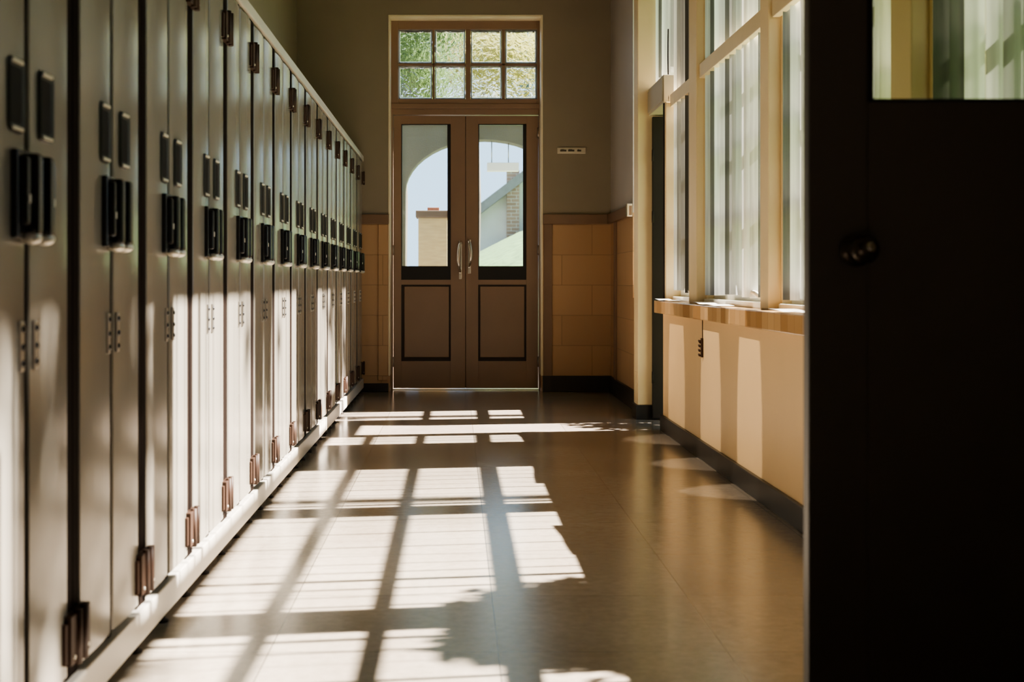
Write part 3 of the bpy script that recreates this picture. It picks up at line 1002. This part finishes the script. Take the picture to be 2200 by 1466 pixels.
# house behind
hs = thing('house', 'white rendered house with brick chimney wing and grey roof far outside', 'house', (4.2, 27, 0))
bm = bmesh.new()
poly_extrude(bm, [(-3.8, 0, 0), (-3.8, 0, 2.3), (0, 0, 5.2), (3.8, 0, 2.3), (3.8, 0, 0)], (0, 6, 0))
obj('wall', bm, M['render'], hs)
bm = bmesh.new()
bx(bm, -3.14, -2.88, -0.25, 0.02, 0, 3.3)
obj('brick_strip', bm, M['brick'], hs)
bm = bmesh.new()
for sg_ in (-1, 1):
    poly_extrude(bm, [(sg_*4.3, -0.35, 1.92), (0, -0.35, 5.2), (0, -0.35, 5.42), (sg_*4.3, -0.35, 2.14)], (0, 6.7, 0))
obj('roof', bm, M['roof'], hs)
for x in (-1.6, 0.6):
    f = box_obj('window', (x, x+1.0, -0.04, 0.03, 1.0, 2.1), M['white_frame'], hs, 0.01)
    box_obj('pane', (x+0.07, x+0.93, -0.05, -0.035, 1.07, 2.03), M['pane_dark'], f)

def tree(name, loc, h, r, zc, leaf_mat, n, label, cat='tree', size=0.16, seed=1, flat=1.0, clumps=14, trunk_r=0.14):
    rnd = random.Random(seed)
    t = thing(name, label, cat, loc, 'trees outside the building' if cat == 'tree' else 'added shrubs that block sun outside the windows')
    bm = bmesh.new()
    cl = []
    for i in range(clumps):
        while True:
            p = Vector((rnd.uniform(-1, 1), rnd.uniform(-1, 1), rnd.uniform(-1, 1)))
            if p.length < 1:
                break
        cl.append((Vector((p.x*r*0.75, p.y*r*0.75, zc+p.z*(h-zc)*0.75)), rnd.uniform(0.3, 0.5)*r))
    if cat == 'tree':
        tube(bm, [(0, 0, -0.1), (0.05*r, 0, zc*0.5), (0, 0.05*r, zc), (0, 0, zc+(h-zc)*0.5)], [trunk_r, trunk_r*0.75, trunk_r*0.55, trunk_r*0.2], 10)
        for c, cr in cl[:8]:
            tube(bm, [(0, 0, zc*0.8), tuple(c*0.5+Vector((0, 0, zc*0.45))), tuple(c)], [trunk_r*0.4, trunk_r*0.22, trunk_r*0.06], 6)
        obj('trunk', bm, M['bark'], t)
    else:
        for c, cr in cl:
            tube(bm, [(0.1*c.x, 0.1*c.y, -0.05), tuple(c*0.6), tuple(c)], [0.02, 0.013, 0.005], 5)
        obj('stem', bm, M['bark'], t)
    bm = bmesh.new()
    for i in range(n):
        c, cr = cl[i % clumps]
        d = Vector((rnd.gauss(0, 1), rnd.gauss(0, 1), rnd.gauss(0, 1))).normalized()
        p = c + d*cr*rnd.random()**0.4
        u = Vector((rnd.gauss(0, 1), rnd.gauss(0, 1), rnd.gauss(0, 0.6))).normalized()
        v = u.cross(Vector((rnd.gauss(0, 1), rnd.gauss(0, 1), rnd.gauss(0, 1)))).normalized()
        s = size*rnd.uniform(0.6, 1.2)
        if p.z < 0.05:
            p.z = 0.05+0.2*rnd.random()
        vs = [bm.verts.new(p+u*a*s+v*b_*s) for a, b_ in ((-0.6, 0), (-0.1, 0.28), (0.6, 0), (-0.1, -0.28))]
        bm.faces.new(vs)
    obj('crown' if cat == 'tree' else 'foliage', bm, leaf_mat, t, recalc=False)
    return t
tree('tree', (-0.68, 16.0, 0), 4.9, 0.78, 3.9, M['leaf_green'], 3000, 'mid green leafy tree beyond the left half of the transom', seed=3, size=0.10, trunk_r=0.05)
tree('tree', (0.27, 18.8, 0), 5.6, 1.15, 4.4, M['leaf_yellow'], 5200, 'yellow green tree beyond the right half of the transom', seed=5, size=0.11, trunk_r=0.05)
tree('tree', (-1.5, 24, 0), 7.0, 1.35, 5.2, M['leaf_dark'], 2600, 'dark blue green tree far behind the left glass blocks', seed=8, size=0.18)
tree('tree', (1.9, 24.5, 0), 7.0, 1.2, 5.3, M['leaf_dark'], 2400, 'dark tree far behind the rightmost glass blocks', seed=9, size=0.18)
tree('shrub', (2.8, 3.98, -0.06), 2.9, 0.56, 1.95, M['leaf_green'], 6000, 'green shrub added to block sun at the window beside the near door', 'shrub', 0.13, seed=14, clumps=24)  # unseen, added with the next shrub to keep sun off the near floor
tree('shrub', (2.75, 2.6, -0.06), 3.6, 0.8, 1.8, M['leaf_green'], 6500, 'tall green shrub added outside to block sun beside the near door', 'shrub', 0.11, seed=12, clumps=18)
tree('shrub', (2.8, 8.75, -0.06), 2.2, 0.6, 1.2, M['leaf_green'], 4200, 'low green shrub added to break up sun at the side doorway', 'shrub', 0.10, seed=13, clumps=16)  # unseen, added to cut the sun strip from the doorway
tree('tree', (6.8, 3.5, -0.06), 10.6, 1.35, 9.0, M['leaf_green'], 6500, 'tall tree added on the lawn to block sun at the window nearest the viewer', seed=20, size=0.2, trunk_r=0.10)  # unseen, added to keep sun off the nearest lockers
tree('tree', (6.8, 6.7, -0.06), 11.0, 1.55, 9.5, M['leaf_green'], 1300, 'tall tree added on the lawn to dapple sun at the middle windows', seed=21, size=0.2, trunk_r=0.10)  # unseen, added with the next tree to soften the sunlit edge on the lockers
tree('tree', (6.8, 10.2, -0.06), 11.0, 1.6, 9.5, M['leaf_green'], 1300, 'tall tree added on the lawn to dapple sun at the far window', seed=22, size=0.2, trunk_r=0.10)

# ------------------------------------------------------------------ light
w = bpy.data.worlds.new('sky')
scene.world = w
w.use_nodes = True
bg = w.node_tree.nodes['Background']
bg.inputs[0].default_value = (0.62, 0.80, 1.0, 1)
bg.inputs[1].default_value = 1.5

def light(name, typ, energy, col, loc, direction, **kw):
    d = bpy.data.lights.new(name, typ)
    d.energy = energy
    d.color = col
    for k, v in kw.items():
        setattr(d, k, v)
    o = bpy.data.objects.new(name, d)
    C.objects.link(o)
    o.location = loc
    o.rotation_euler = Vector(direction).to_track_quat('-Z', 'Y').to_euler()
    return o
light('sun', 'SUN', 54.0, (1.0, 0.89, 0.82), (12, 8, 10), SUN, angle=math.radians(0.65))
# added spot lamps above the view imitate sunlight bounced off the lockers
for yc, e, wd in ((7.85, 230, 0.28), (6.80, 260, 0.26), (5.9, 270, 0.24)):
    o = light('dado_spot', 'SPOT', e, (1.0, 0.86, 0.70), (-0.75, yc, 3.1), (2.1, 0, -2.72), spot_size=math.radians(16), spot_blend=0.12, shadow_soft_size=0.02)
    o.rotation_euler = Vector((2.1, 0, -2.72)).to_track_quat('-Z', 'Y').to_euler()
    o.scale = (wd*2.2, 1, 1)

# ------------------------------------------------------------------ camera
cd = bpy.data.cameras.new('camera')
cam = bpy.data.objects.new('camera', cd)
C.objects.link(cam)
cam.location = (0, 0, 0.97)
cam.rotation_euler = (PI/2, 0, 0)
cd.sensor_width = 36
cd.lens = 45.0
cd.shift_x = 0.0545
cd.shift_y = -0.0582
cd.clip_start = 0.05
cd.clip_end = 300
cd.dof.use_dof = True
cd.dof.focus_distance = 7.5
cd.dof.aperture_fstop = 4.0
scene.camera = cam

cy = scene.cycles
cy.use_denoising = True
cy.max_bounces = 12
cy.diffuse_bounces = 6
cy.transparent_max_bounces = 16
cy.caustics_reflective = False
cy.sample_clamp_indirect = 8
scene.view_settings.view_transform = 'AgX'
scene.view_settings.look = 'AgX - Medium High Contrast'
scene.view_settings.exposure = 0.62
